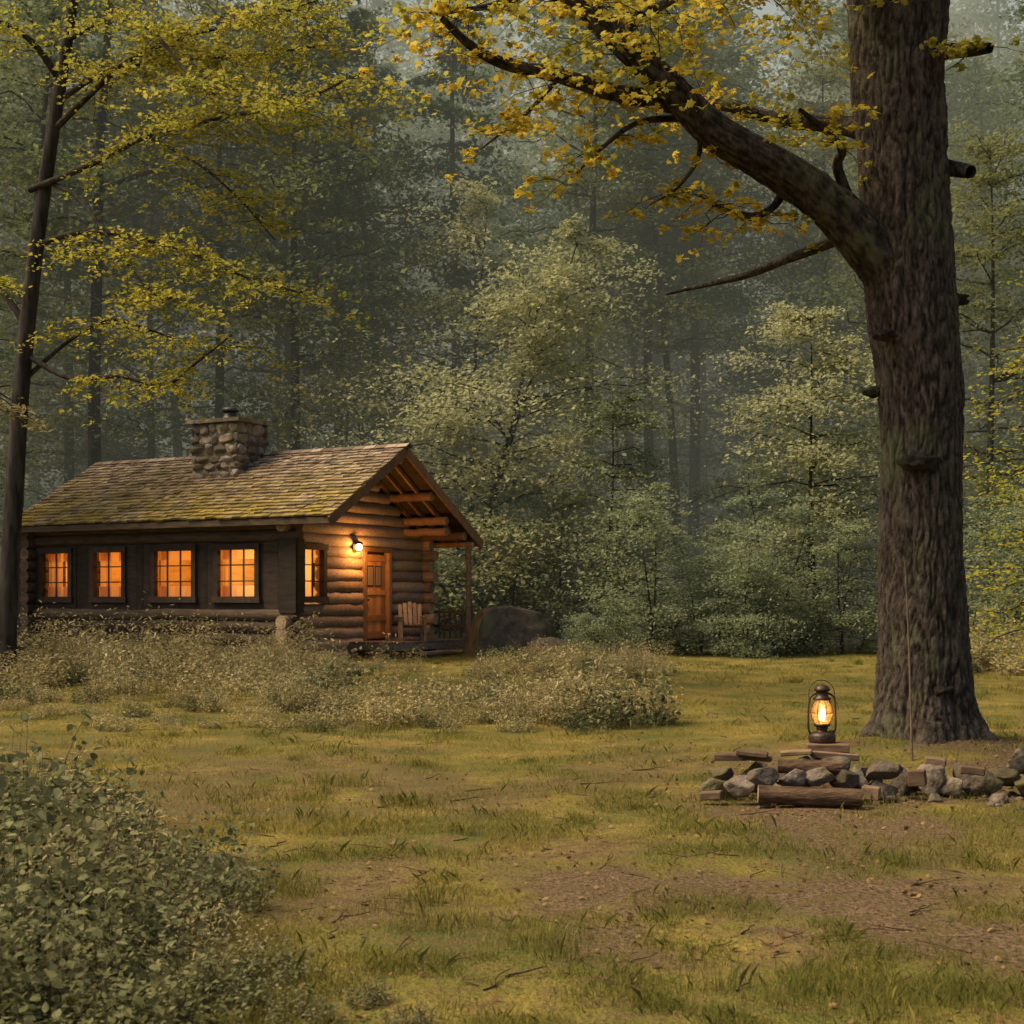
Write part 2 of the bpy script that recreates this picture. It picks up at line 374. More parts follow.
for k in range(3000):
    y=45+ (rf.random()**1.1)*70; x=rf.uniform(-.46,.46)*(y+8)
    md=3.9+ (y-44)*.045
    if any((x-a)**2+(y-b)**2<md*md for a,b in pts): continue
    if y<58 and 0<x<10 and rf.random()<.7: continue
    pts.append((x,y))
    u=rf.random()
    if y<64: kind='tall' if u<.42 else ('hem' if u<.46 else 'maple')
    else: kind='fmaple' if u<.65 else 'ftall'
    plant(kind,x,y,rf.uniform(.8,1.2)); cnt+=1
for (x,y,kd,s) in [(-15.5,33,'maple',.8),(-18,38,'hem',.9),(-14.5,41,'tall',.9),(-20,30,'maple',.8),(-21,24,'tall',.8),(-17,45,'maple',1),
                   (15,33,'hem',.8),(18,38,'maple',.9),(13.5,40,'maple',.75),(20,30,'maple',.8),(21,22,'tall',.8),(11.5,44,'maple',.8),(-9,43.5,'tall',.85),(-5.5,44.5,'tall',.85),(-11.5,45,'maple',.9),
                   (2.6,46,'tall',.95),(3.6,48.5,'tall',.9),(4.4,46.5,'tall',.9),(5.1,51,'tall',1.05),(6.0,47.5,'tall',.95),(6.8,52,'tall',.95),(9,47,'maple',.7),(-7.5,46,'maple',.8),(7.2,57,'maple',.9),(3.2,58,'maple',.9),(-6.6,42.5,'tall',.8),(-3.8,45,'tall',.85)]:
    plant(kd,x,y,s)
print('forest',cnt)
und=empty('forest_understory')
for k in range(110):
    y=rf.uniform(35.5,54); x=rf.uniform(-.46,.46)*(y+3)
    if x<1 and y<43 and x>-15: continue
    if x>0 and x<9 and y<37: continue
    plant('under' if rf.random()<.7 else 'shrub',x,y,rf.uniform(.6,1.15),und)
for k in range(44):
    y=rf.uniform(33,37); x=rf.uniform(1.6,17)
    plant('shrub' if rf.random()<.55 else 'under',x,y,rf.uniform(.35,.7),und)
for k in range(14):
    plant('shrub',rf.uniform(-6,1.5),rf.uniform(39,42),rf.uniform(.7,1.0),und)
def place(nm,me,x,y,sc=(1,1,1)):
    o=D.objects.new(nm,me);col.objects.link(o);o.location=(x,y,Hs(x,y));o.scale=sc
place('maple_tree',gen_tree(21,13.6,1.8,4.1,96,'leaf_pale',.14,8,66,.11,.7,(15,60),'round',.28,3),-1.2,41.2)
place('maple_tree',gen_tree(27,11,1.8,3.2,60,'leaf_pale',.14,7,50,.09,.5,(15,55),'round',.28,2),-5.0,43.5)
place('young_maple_tree',gen_tree(22,9.3,2.2,2.9,50,'leaf_pale',.12,8,40,.085,.3,(-5,40),'round',.3,1),8.3,38.5)
place('young_maple_tree',gen_tree(24,7.0,1.5,2.2,36,'leaf_under',.11,8,42,.06,.3,(-5,40),'round',.3,1),2.4,38.5)
place('yellow_birch_tree',gen_tree(23,10,1.5,2.6,50,'leaf_yel',.09,6,46,.09,.3,(0,35),'round',.3,1),9.3,22.5,(.95,.95,.72))

# ------------------------------------------------------------------ hand-laid trees
def W(px,py,d): return np.array([(px-512)*d/1422.,d,1.5+(600-py)*d/1422.])
def spray(mb,p,d,L,n,leaf,mat,shape=LB,bark='bark',tw=.006,r=rng,tint=None):
    d=norm(d); tt=np.linspace(0,1,6); side=norm(np.cross(d,[0,0,1.]))
    B=p+d*L*tt[:,None]; B[:,2]-=.22*L*tt**2; B+=r.normal(size=B.shape)*.03*L
    tube(mb,B,tw*(1-.75*tt),bark,4)
    C=[]
    ns=max(3,int(n/9))
    for k in range(ns):
        q=.15+.85*k/(ns-1); b=B[min(5,int(q*5.99))]; sg=1 if k%2 else -1
        sd=norm(d*.7+side*sg*r.uniform(.5,1.1)+np.array([0,0,r.uniform(-.35,.2)])); l=L*.45*(1.1-q*.6)*r.uniform(.6,1.2)
        e=b+sd*l; tube(mb,[b,(b+e)/2+[0,0,.02],e-[0,0,.1*l]],[tw*.5,tw*.35,tw*.2],bark,3)
        m=9; q2=r.uniform(.25,1.08,m)[:,None]; C.append(b+sd*l*q2+r.normal(size=(m,3))*np.array([.06,.06,.035])*max(L,.5))
    leaves(mb,np.concatenate(C),leaf,mat,1.1,shape,r,tint=r.random() if tint is None else tint)

# big oak
mb=MB(); d0=13.5
tr=[(925,760,60),(925,738,56),(924,712,50),(923,680,47.5),(923,600,44),(921,520,41.5),(921,440,40.5),(918,370,42),(912,310,45),(908,260,46),(904,200,45),(902,140,45),(898,70,47),(897,0,50),(893,-90,50),(885,-200,44),(900,-320,34),(905,-460,24),(895,-600,12)]
NR=520
P=crom([W(a,b,d0+ (.0 if b>0 else (-b)*.0012)) for a,b,_ in tr],NR)
R=np.interp(np.linspace(0,len(tr)-1,NR),np.arange(len(tr)),[c*d0/1422 for _,_,c in tr])*.95
nz=mnoise.noise
def bdisp(i,a,p):
    zz=p[2]; out=np.ones(len(a)); tv=np.zeros(len(a)); fl=max(0,1.0-(zz-.12)/.6)**2
    for k,x in enumerate(a):
        cx,cy=math.cos(x),math.sin(x)
        wv=nz(Vector((cx*2.5,cy*2.5,zz*3.0)))*1.1
        rg=min(1,abs(nz(Vector((cx*6.5+wv,cy*6.5-wv,zz*2.4))))*3.4)
        rg2=min(1,abs(nz(Vector((cx*12+wv,cy*12+wv,zz*6+3))))*3)
        hh=.6*rg+.4*rg2
        tv[k]=min(1,max(0,hh*1.1+.3*nz(Vector((cx*20,cy*20,zz*18)))))
        out[k]=1+.05*nz(Vector((cx*.9,cy*.9,zz*.7)))+.06*nz(Vector((cx*2.4,cy*2.4,zz*1.8)))+.085*(hh-.5)+.016*nz(Vector((cx*22,cy*22,zz*18)))+fl*(.08+.36*max(0,math.sin(5*x+1.1)))
    return out,tv
tube(mb,P,R,'oakbark',200,None,bdisp)
def ldisp(i,a,p):
    o=[];tv=[]
    for x in a:
        cx,cy=math.cos(x),math.sin(x); s=p[0]*1.6-p[2]*1.2
        r1=min(1,abs(nz(Vector((cx*4,cy*4,s*2.2))))*3.2); tv.append(r1*.8)
        o.append(1+.09*nz(Vector((cx+p[0]*1.5,cy,p[2]*1.5+p[0])))+.10*(r1-.5)+.05*nz(Vector((cx*5+9,cy*5,s*5))))
    return np.array(o),np.array(tv)
def limb(pts,r0,r1,S=20,n=60,dd=0,pw=1.):
    Q=crom([W(a,b,d0+dd*k/(len(pts)-1)) for k,(a,b) in enumerate(pts)],n)
    tube(mb,Q,(r0+(r1-r0)*np.linspace(0,1,n)**pw)*d0/1422,'oakbark',S,None,ldisp); return Q
L1=limb([(925,345),(898,285),(868,245),(832,208),(792,178),(748,152),(712,130),(682,100),(652,70),(618,38),(585,5),(550,-40),(500,-100),(450,-140)],33,8,48,220,-.9,.55)
L2=limb([(735,145),(700,112),(655,99),(610,92),(560,76),(505,64),(470,45),(442,18)],12,3,12,50,-1.3)
L3=limb([(905,150),(870,133),(835,124),(785,120),(735,108),(700,100)],13,4,12,40,.9)
L4=limb([(862,228),(830,243),(790,258),(750,274),(710,284),(666,294)],7,1.5,10,36,.6)
L5=limb([(790,176),(775,205),(755,216),(735,212),(715,205),(700,196)],5,1.2,8,24,-.6)
L6=limb([(860,225),(838,170),(842,150),(825,130),(800,110)],6,2,10,26,-1)
L7=limb([(935,165),(960,170),(971,172)],9,6,10,8,-.3); L8=limb([(935,52),(965,50),(990,48)],9,5,10,8,-.5)
L9=limb([(620,40),(640,10),(680,-30),(740,-60)],9,4,10,20,-.5)
L10=limb([(930,-60),(980,-120),(1050,-150),(1150,-190)],26,8,12,30,-1)
L11=limb([(700,118),(640,122),(600,150),(575,175)],4,1,6,20,-1)
L12=limb([(890,-60),(840,-40),(760,-30),(690,-10),(640,15)],14,3,10,30,-2)
L13=limb([(900,-150),(800,-180),(650,-220),(480,-230)],22,5,12,30,-2)
L14=limb([(600,20),(570,0),(530,-5),(480,8),(430,12)],6,1.5,8,24,-1.2)
L15=limb([(560,76),(530,110),(505,130),(480,150)],3,.8,6,18,-.6)
L16=limb([(690,104),(700,150),(680,185),(650,205)],3.5,.8,6,18,-1)
for (a,b,r) in [(957,300,11),(874,392,10),(918,462,17),(885,335,10),(940,690,12)]:
    c=W(a,b,d0-.36 if 880<a<950 else d0); rr=r*d0/1422
    bm=bmesh.new(); bmesh.ops.create_icosphere(bm,subdivisions=3,radius=1)
    V=[];
    for v in bm.verts:
        s=1+.45*nz(v.co*2+Vector(c)); V.append([c[0]+v.co.x*rr*s,c[1]+v.co.y*rr*s,c[2]+v.co.z*rr*.55*s])
    mb.add(V,[np.array([[x.index for x in f.verts] for f in bm.faces])],'oakbark',True,.3); bm.free()
def sprays_along(Q,n,L,nl,leaf,mat,q0=.2,q1=1.,down=-.1):
    for k in range(n):
        q=q0+(q1-q0)*rng.random(); p=Q[int(q*(len(Q)-1))]
        a=rng.uniform(0,6.28); d=np.array([math.cos(a),math.sin(a),rng.uniform(-.35,.35)+down])
        spray(mb,p,d,L*rng.uniform(.5,1.2),nl,leaf,mat if rng.random()<.7 else ('leaf_gold' if mat=='leaf_yel' else 'leaf_yel'))
sprays_along(L2,24,.7,30,.07,'leaf_gold',.25,1)
sprays_along(L11,10,.55,26,.07,'leaf_gold'); sprays_along(L15,8,.5,26,.07,'leaf_gold',.3); sprays_along(L16,9,.5,26,.07,'leaf_gold',.3)
sprays_along(L1,30,.9,34,.07,'leaf_yel',.60,1); sprays_along(L14,26,.8,36,.07,'leaf_yel',.1)
sprays_along(L3,12,.7,28,.07,'leaf_gold',.4,1)
sprays_along(L5,14,.5,28,.07,'leaf_gold',.25,1)
sprays_along(L6,8,.6,26,.07,'leaf_yel',.5,1,.2)
sprays_along(L9,26,.9,34,.07,'leaf_yel'); sprays_along(L12,44,.9,36,.07,'leaf_yel',.15,1,-.25)
sprays_along(L10,30,1.0,34,.07,'leaf_yel',.3,1,-.3); sprays_along(L13,16,1.0,32,.07,'leaf_yel',.2,1)
sprays_along(L8,7,.55,24,.07,'leaf_yel',.6)
mb.build('oak_tree')

# slender tree on the left
mb=MB(); d1=24.
def lm(pts,r0,r1,S=8,n=26,dd=0,d=None):
    d=d or d1
    Q=crom([W(a,b,d+dd*k/(len(pts)-1)) for k,(a,b) in enumerate(pts)],n)
    tube(mb,Q,(r0+(r1-r0)*np.linspace(0,1,n))*d/1422,'bark',S); return Q
lm([(4,710),(6,660),(8,600),(14,500),(22,380),(36,250),(50,150),(64,60),(78,-40),(90,-180),(95,-300)],11,4,14,60)
B1=[lm([(38,245),(80,232),(130,236),(190,252),(240,275),(300,292)],3.4,.8,dd=-2),
 lm([(30,190),(90,165),(150,135),(220,118),(290,104),(365,72)],3.4,.8,dd=-3),
 lm([(26,355),(70,378),(120,376),(165,385),(200,360),(232,335)],3,.8,dd=-1.5),
 lm([(54,130),(90,95),(130,60),(190,35),(260,20),(330,-5)],3.4,.8,dd=-2.5),
 lm([(24,380),(70,340),(110,320),(150,330),(190,345)],2.5,.7,dd=1.5),
 lm([(46,180),(80,200),(110,240),(150,290),(185,300)],2.4,.6,dd=-2.5),
 lm([(60,80),(30,40),(-10,20),(-60,30)],4,1,dd=-1), lm([(30,330),(0,290),(-40,260),(-90,250)],4,1,dd=1),
 lm([(70,0),(120,-30),(200,-50),(300,-60)],5,1,dd=-1),
 lm([(66,40),(110,20),(150,30),(185,70),(215,95)],3,.8,dd=-3.5),
 lm([(60,100),(110,70),(180,60),(250,55),(330,45)],3,.8,dd=-1.5),
 lm([(150,137),(200,165),(240,200),(275,240)],2,.6,dd=-1)]
def sp2(Q,n,L,nl,mat,q0=.25,dn=-.1,ls=.085):
    for k in range(n):
        q=q0+(1-q0)*rng.random()**.8; p=Q[int(q*(len(Q)-1))]; a=rng.uniform(0,6.28)
        spray(mb,p,[math.cos(a),math.sin(a),rng.uniform(-.22,.15)+dn],L*rng.uniform(.5,1.2),nl,ls,mat,RH)
for Q,n in zip(B1,(38,54,24,54,16,24,18,10,50,36,42,22)): sp2(Q,n,1.1,56,'leaf_yel')
mb.build('slender_maple_tree')
mb=MB()
lm([(98,640),(96,520),(94,400),(97,280),(100,150),(110,0),(118,-150)],8,3,10,40,0,42)
d1=42.
Bx=[lm([(100,190),(140,175),(190,160),(240,165)],3,.7),lm([(98,260),(60,230),(20,220)],3,.7),lm([(104,90),(150,60),(210,50)],3,.7),lm([(104,80),(60,50),(0,40)],3,.7),lm([(98,300),(140,290),(190,300)],3,.7)]
for Q in Bx: sp2(Q,20,1.8,50,'leaf_far',ls=.16)
o=mb.build('background_maple_tree')
mb=MB(); d1=9.
Q=lm([(-120,420),(-70,400),(-30,392),(10,385)],2.5,.8,6,16)
Q2=lm([(-120,420),(-122,560),(-126,700),(-128,870)],3.5,5,8,20)
for k in range(5): spray(mb,Q[9+k],[1,rng.normal()*.4,-.2-.1*k],.32,24,.055,'leaf_weed',LN)
for k in range(6): spray(mb,Q2[3+2*k],[1,rng.normal()*.5,.3],.5,26,.055,'leaf_bush',LN)
mb.build('sapling')

# ------------------------------------------------------------------ weeds / shrubs
def weed(seed,h,r0,ns,lmat,lsz,shape=RH,nl=26,sp=.07):
    r=np.random.default_rng(seed); mb=MB(); random.seed(seed)
    for s in range(ns):
        a=r.uniform(0,6.28); q=r0*math.sqrt(r.random()); b=np.array([math.cos(a)*q,math.sin(a)*q,-.03])
        hh=h*r.uniform(.4,1.15)*(1-.35*q/r0); ln=np.array([math.cos(a),math.sin(a),0])*r.uniform(.05,.45)*hh+r.normal(size=3)*.05*hh
        tt=np.linspace(0,1,5)[:,None]; B=b+np.array([0,0,hh])*tt+ln*tt**1.8
        tube(mb,B,.004*(1-.7*tt[:,0]),'fence',3)
        C=[]; 
        for k in range(nl):
            u=.10+.90*r.random(); x=u*3.99; i0=int(x); p=B[i0]*(1-(x-i0))+B[i0+1]*(x-i0); C.append(p+r.normal(size=3)*np.array([sp,sp,sp*.6])*h*1.3)
        leaves(mb,C,lsz,lmat,.7,shape,r,tint=r.random())
    return mb.build('weed_mesh',link=False)
WM=[weed(31,.70,.42,30,'leaf_weed',.055,LO),weed(32,1.0,.36,24,'leaf_weed',.06,LN),weed(33,.55,.5,36,'leaf_weed',.055,LN),weed(34,.75,.45,34,'leaf_bush',.06,LO),weed(35,1.3,.3,12,'leaf_weed',.05,LN,20,.05)]
wd=empty('weed_patch')
def wp(x,y,s,k=None):
    o=D.objects.new('weed_clump',WM[k if k is not None else rf.choice((0,0,1,1,2,3,4))]);col.objects.link(o);o.parent=wd
    o.location=(x,y,Hs(x,y)); o.rotation_euler=(0,0,rf.uniform(0,6.28)); o.scale=(s*rf.uniform(.9,1.3),s*rf.uniform(.9,1.3),s*rf.uniform(.7,1.25))
for k in range(300):
    y=rf.uniform(16.2,30.5); px=rf.uniform(-20,600)
    if y<17.5 and not(90<px<640): continue
    if y>23 and px>420: continue
    x=(px-512)*y/1422
    f=.65 if y<19 else 1.0
    if y>21 and px>325: f*=.5
    if fbm(x*.5+9,y*.5)<.45: f*=.5
    wp(x,y,f*rf.uniform(.55,1.15))
for (px,y,s) in [(560,17.4,1.0),(590,17.2,1.1),(625,17.0,1.1),(650,17.4,.8),(600,18.1,1.1),(640,18.3,.9),(570,18.4,.9),(540,18,1),(500,17.6,.9),(450,17.5,.95),(410,17.3,.9),(380,17,.8),(330,16.8,.6),(290,16.6,.55),(250,17,.6),(605,16.9,.9),(575,16.9,.8)]:
    wp((px-512)*y/1422,y,s*.95,rf.choice([0,2,3,1]))
for k in range(60):
    y=rf.uniform(25,32.0); px=rf.uniform(475,665)
    wp((px-512)*y/1422,y,rf.uniform(.35,.75))
for k in range(34):
    t_=rf.uniform(.6,9.5); s_=rf.uniform(-.9,.1); wp(-3.84-.883*t_+.469*s_,30+.469*t_+.883*s_,rf.uniform(.6,1.0))
for k in range(16): # a few tall stalks in front of the long wall
    px=rf.uniform(20,300); y=rf.uniform(25,28.5); wp((px-512)*y/1422,y,rf.uniform(1.0,1.35),rf.choice((1,4,4)))
for k in range(34):
    y=rf.uniform(26,33); px=rf.uniform(930,1080); wp((px-512)*y/1422,y,rf.uniform(.7,1.3))
# foreground bush
BM=[weed(41,.55,.42,44,'leaf_bush',.05,LO,30),weed(42,.5,.40,42,'leaf_bush',.042,LO,32),weed(43,.65,.35,28,'leaf_weed',.04,LN,24),weed(44,.85,.3,10,'leaf_bush',.055,LO,22,.05)]
bs=empty('foreground_bush')
for (x,y,s,k) in [(-1.55,4.9,.75,0),(-1.95,5.3,.9,1),(-1.35,5.35,.6,1),(-1.75,5.8,.85,0),(-1.2,5.9,.5,2),(-2.3,6.0,1.1,1),(-1.75,6.4,.9,0),(-1.45,6.8,.6,1),(-2.35,6.8,1.1,0),(-2.0,7.3,.95,2),(-2.8,7.5,1.2,0),(-2.4,8.0,1.0,2),(-3.0,8.4,1.3,1),(-1.9,7.9,.7,0),(-3.2,9.2,1.3,0),(-2.6,8.9,.9,1),(-3.5,9.9,1.3,2),(-1.1,5.1,.45,1),(-2.2,5.0,.9,0),(-2.7,6.5,1.2,1),(-3.3,8,1.3,0),(-.95,5.6,.35,0),(-2.1,6.2,1,3),(-1.7,5.5,.7,3),(-2.6,7.2,1.2,3),(-2.2,7.6,1.05,3),(-3.1,9,1.3,3),(-1.5,6.2,.7,3),(-1.25,5.5,.6,2),(-1.5,7.4,.5,0),(-1.3,4.75,.5,0),(-2.0,6.7,.8,2),(-2.45,5.6,1.1,2),(-1.6,7.1,.75,3),(-2.9,8.1,1.3,3),(-.75,5.0,.28,1),(-.55,5.25,.2,0),(-.9,5.25,.35,3),(-.35,4.95,.2,1)]:
    o=D.objects.new('bush_clump',BM[k]);col.objects.link(o);o.parent=bs;o.location=(x,y,Hs(x,y));o.rotation_euler=(0,0,rf.uniform(0,6.28));o.scale=(s*1.05,s*1.05,s*.95)

# ------------------------------------------------------------------ rocks
def rock(mb,c,s,rot,seed,mat='stone',flat=7,sub=4):
    bm=bmesh.new(); bmesh.ops.create_icosphere(bm,subdivisions=sub,radius=1); r=random.Random(seed)
    pl=[(Vector((r.gauss(0,1),r.gauss(0,1),r.gauss(0,1))).normalized(),r.uniform(.5,.8)) for _ in range(flat)]
    Rm=Matrix.Rotation(rot,3,'Z')@Matrix.Rotation(r.uniform(-.25,.25),3,'X')
    V=[];off=Vector((seed*1.7,seed*.3,0))
    for v in bm.verts:
        p=v.co.copy()
        for n,dd in pl:
            q=p.dot(n)
            if q>dd: p-=n*(q-dd)*.95
        p*=1+.14*nz(p*1.5+off)+.07*nz(p*5+off)
        p=Rm@Vector((p.x*s[0],p.y*s[1],p.z*s[2])); V.append([c[0]+p.x,c[1]+p.y,c[2]+p.z])
    mb.add(V,[np.array([[x.index for x in f.verts] for f in bm.faces])],mat,True,r.random()); bm.free()
mb=MB(); rr=random.Random(5)
def G(px,d,dz): x=(px-512)*d/1422; return (x,d,Hs(x,d)+dz)
ST=[(720,10.75,.08,.16,.10,.09),(742,10.5,.12,.15,.1,.095),(764,10.5,.20,.13,.1,.09),(792,10.55,.17,.16,.1,.085),(722,10.9,.18,.14,.1,.07),
 (775,10.75,.05,.16,.12,.10),(818,10.6,.19,.17,.10,.075),(845,10.6,.16,.12,.1,.12),(800,10.9,.22,.18,.12,.09),(835,10.95,.24,.18,.12,.09),(822,11.15,.22,.2,.17,.10),
 (858,10.7,.12,.09,.09,.13),(884,10.7,.21,.19,.10,.085),(880,10.7,.06,.14,.10,.10),(905,10.9,.08,.13,.1,.13),(932,10.8,.12,.13,.09,.15),(950,10.8,.06,.14,.09,.10),(965,10.85,.14,.12,.08,.14),
 (985,10.8,.09,.16,.1,.13),(1008,10.85,.14,.16,.1,.11),(1030,10.8,.10,.18,.1,.13),(1060,11,.08,.16,.12,.12),(755,11.1,.1,.2,.15,.14),(790,11.2,.08,.22,.15,.14),(860,11.1,.08,.17,.12,.14),(920,11.1,.06,.16,.1,.12),(975,11.1,.08,.16,.1,.12),
 (1020,11.9,.1,.16,.12,.12),(1045,12.1,.2,.2,.15,.14),(850,11.5,.02,.16,.12,.1),(890,10.5,.02,.07,.06,.05),(935,10.55,.02,.08,.06,.05),(1000,10.5,.02,.09,.07,.05)]
for k,(px,d,dz,a,b,c) in enumerate(ST): rock(mb,G(px,d,dz),(a,b,c),rr.uniform(-.5,.5),k+1,'stone',11)
for k in range(60):
    px=rr.uniform(690,1080); d=rr.uniform(10.2,11.8); s=rr.uniform(.015,.04); rock(mb,G(px,d,.005),(s*1.4,s,s*.8),rr.uniform(0,3),50+k,'stone',5,2)
mb.build('stone_pile')
mb=MB()
def log(mb,p0,p1,r,mat='firewood',cap='endgrain'):
    P=crom([p0,(np.array(p0)+p1)/2+rng.normal(size=3)*.01,p1],26)
    o=rr.uniform(0,50)
    tube(mb,P,r,mat,32,cap,lambda i,a,p:np.array([1+.12*nz(Vector((math.cos(x)*1.2+o,math.sin(x)*1.2,p[0]*3)))+.08*nz(Vector((math.cos(x)*5+o,math.sin(x)*5,p[0]*5))) for x in a]))
log(mb,G(758,10.35,.10),G(862,10.25,.075),.068); mb.build('firewood_log')
mb=MB(); log(mb,G(775,10.5,.035),G(860,10.45,.03),.055); mb.build('firewood_log')
mb=MB(); log(mb,G(778,10.7,.26),G(842,10.6,.245),.05); mb.build('firewood_log')
mb=MB()
for (x0,x1,d,dz,w,h) in [(736,768,11.0,.33,.16,.04),(714,748,11.1,.28,.14,.05),(742,772,11.05,.28,.14,.035),(780,812,10.95,.32,.12,.035),(908,926,10.65,.16,.1,.12),(925,946,10.95,.25,.11,.06),(862,880,10.5,.08,.09,.10),(960,985,10.6,.24,.1,.06),(700,722,10.5,.06,.1,.06)]:
    beam(mb,G(x0,d,dz),G(x1,d-.05,dz+rr.uniform(-.02,.02)),w,h,'split')
o=mb.build('split_firewood'); b=o.modifiers.new('bevel','BEVEL');b.width=.008
LX,LY=G(822,11.1,0)[:2]; LZ=1.5-142*11.1/1422
mb=MB(); beam(mb,(LX-.13,LY-.02,LZ-.035),(LX+.19,LY-.06,LZ-.035),.22,.062,'split'); beam(mb,(LX-.12,LY-.15,LZ-.075),(LX+.24,LY-.17,LZ-.10),.12,.05,'split')
o=mb.build('wooden_block'); b=o.modifiers.new('bevel','BEVEL');b.width=.007
mb=MB(); rock(mb,(-.2,33.6,.45),(1.45,1.0,.9),.2,77,'boulder',6,5); rock(mb,(1.0,33.2,.2),(.8,.7,.5),.5,79,'boulder',8,4); mb.build('boulder')
mb=MB(); tube(mb,crom([G(912,12.35,.0),W(909,650,12.75),W(905,560,12.98)],20),np.linspace(.012,.008,20),'fence',8,'endgrain'); mb.build('wooden_pole')

# ------------------------------------------------------------------ lantern
LT=empty('oil_lantern',(LX,LY,LZ-.004),.2)
def part(nm,fn):
    m=MB(); fn(m); return m.build(nm,LT)
part('fuel_tank',lambda m:lathe(m,[(0,0),(.095,0),(.102,.008),(.104,.02),(.104,.055),(.098,.07),(.075,.082),(.045,.09),(.04,.10),(.045,.105),(.045,.125),(0,.125)],(0,0,0),'iron',32))
part('burner',lambda m:lathe(m,[(.045,.125),(.06,.13),(.066,.14),(.06,.148),(.03,.155),(.018,.17),(0,.17)],(0,0,0),'iron',24))
part('glass_globe',lambda m:lathe(m,[(.052,.148),(.066,.17),(.077,.20),(.08,.235),(.074,.275),(.06,.31),(.05,.335)],(0,0,0),'glass',32))
part('hood',lambda m:lathe(m,[(.055,.33),(.07,.335),(.072,.345),(.05,.36),(.046,.40),(.06,.405),(.064,.415),(.05,.435),(.03,.45),(.012,.455),(.0,.456)],(0,0,0),'iron',28))
def frm(m):
    for sx in(-1,1):
        tube(m,crom([(sx*.09,0,.06),(sx*.112,0,.11),(sx*.112,0,.2),(sx*.108,0,.30),(sx*.092,0,.36),(sx*.05,0,.385)],24),.0085,'iron',10)
    for a in range(4):
        x=a*math.pi/2+.78; tube(m,crom([(.06*math.cos(x),.06*math.sin(x),.15),(.088*math.cos(x),.088*math.sin(x),.2),(.088*math.cos(x),.088*math.sin(x),.26),(.058*math.cos(x),.058*math.sin(x),.335)],14),.0028,'iron',6)
    a=np.linspace(0,2*np.pi,28); tube(m,[(.09*math.cos(x),.09*math.sin(x),.235) for x in a],.0028,'iron',6)
part('side_frame',frm)
part('bail_handle',lambda m:tube(m,crom([(-.11,0,.33),(-.10,.01,.42),(-.05,.02,.475),(0,.02,.485),(.05,.02,.475),(.10,.01,.42),(.11,0,.33)],30),.0035,'iron',6))
part('filler_cap',lambda m:lathe(m,[(0,.1),(.016,.1),(.018,.092),(.018,.075)],(.06,-.045,0),'iron',12))
part('flame',lambda m:lathe(m,[(0,.168),(.018,.178),(.027,.20),(.022,.232),(.009,.265),(0,.29)],(0,0,0),'flame',16))
def plight(nm,loc,pw,c,r,parent=None):
    l=D.lights.new(nm,'POINT'); l.energy=pw; l.color=c; l.shadow_soft_size=r; o=D.objects.new(nm,l); col.objects.link(o); o.location=loc
    if parent: o.parent=parent
plight('flame_light',(0,0,.225),28,(1,.42,.10),.025,LT)

# ------------------------------------------------------------------ cabin (local x along ridge, y = depth, origin = near eave corner)
CB=empty('log_cabin',(-3.84,30,0),math.radians(-28))
def cp(nm,fn,bev=0):
    m=MB(); fn(m); o=m.build(nm,CB)
    if bev: b=o.modifiers.new('bevel','BEVEL'); b.width=bev; b.limit_method='ANGLE'
    return o
LEN=9.5; OX=-1.4; SW=.45; SE=5.95; XE=-9.1; EZ=3.29; PZ=5.01; PS=2.96; RS=6.47; RZ=3.0
WINS=[(-3.35,-2.25),(-5.2,-4.05),(-7.08,-6.15),(-8.75,-7.85)]; WZ0,WZ1=1.56,2.64
def clog(m,p0,p1,r,mat):
    p0=np.array(p0,float);p1=np.array(p1,float);n=10;P=p0+(p1-p0)*np.linspace(0,1,n)[:,None]; P[1:-1]+=rng.normal(size=(n-2,3))*.008
    o=rr.uniform(0,99); tube(m,P,r*(1+.05*np.sin(np.linspace(0,3,n)+o)),mat,14,'endgrain' if mat!='log_dark' else 'log_dark')
RL=.145; DZ=.265
def front(m):
    z=.10
    for k in range(5):
        clog(m,(XE-.3,SW,z),(OX+(.36 if k%2 else .22),SW,z),RL,'log_dark'); z+=DZ
    for z in (2.93,3.18): clog(m,(XE-.3,SW,z),(OX+.28,SW,z),RL,'log_dark')
cp('front_wall_logs',front)
def frontb(m):
    xs=[XE]+[v for w in WINS[::-1] for v in w]+[OX+.06]
    for a,b in zip(xs[::2],xs[1::2]):
        x=a
        while x<b-1e-3:
            e=min(b,x+.2); box(m,x+.003,e-.003,SW-.05+rng.normal()*.004,SW+.06,1.2,2.82,'board_dark'); x=e
    for a,b in WINS:
        box(m,a,b,SW-.045,SW+.055,1.2,WZ0-.01,'board_dark'); box(m,a,b,SW-.045,SW+.055,WZ1+.01,2.82,'board_dark')
    box(m,XE,OX,SW+.07,SW+.085,.4,WZ0-.02,'board_dark')
cp('front_wall_boards',frontb)
def wframe(m,a,b,z0,z1,f0,f1,ax):
    def bx(u0,u1,v0,v1,w0,w1,mat='frame'):
        if ax=='x': box(m,u0,u1,w0,w1,v0,v1,mat)
        else: box(m,w0,w1,u0,u1,v0,v1,mat)
    t=.09
    bx(a-t,a+.03,z0-.03,z1+.03,f0,f1);bx(b-.03,b+t,z0-.03,z1+.03,f0,f1)
    g0,g1=(f0-.02,f1-.004) if ax=='x' else (f0+.004,f1+.02)
    bx(a-t-.03,b+t+.03,z0-.12,z0+.02,g0,g1); bx(a-t-.02,b+t+.02,z1-.02,z1+.11,g0,g1)
    c=(f0+f1)/2
    for q in ((1/3,2/3) if b-a>1 else (.5,)):
        x=a+(b-a)*q; bx(x-.015,x+.015,z0,z1,c-.015,c+.015)
    for q in (1/3,2/3):
        z=z0+(z1-z0)*q; bx(a,b,z-.014,z+.014,c-.012,c+.012)
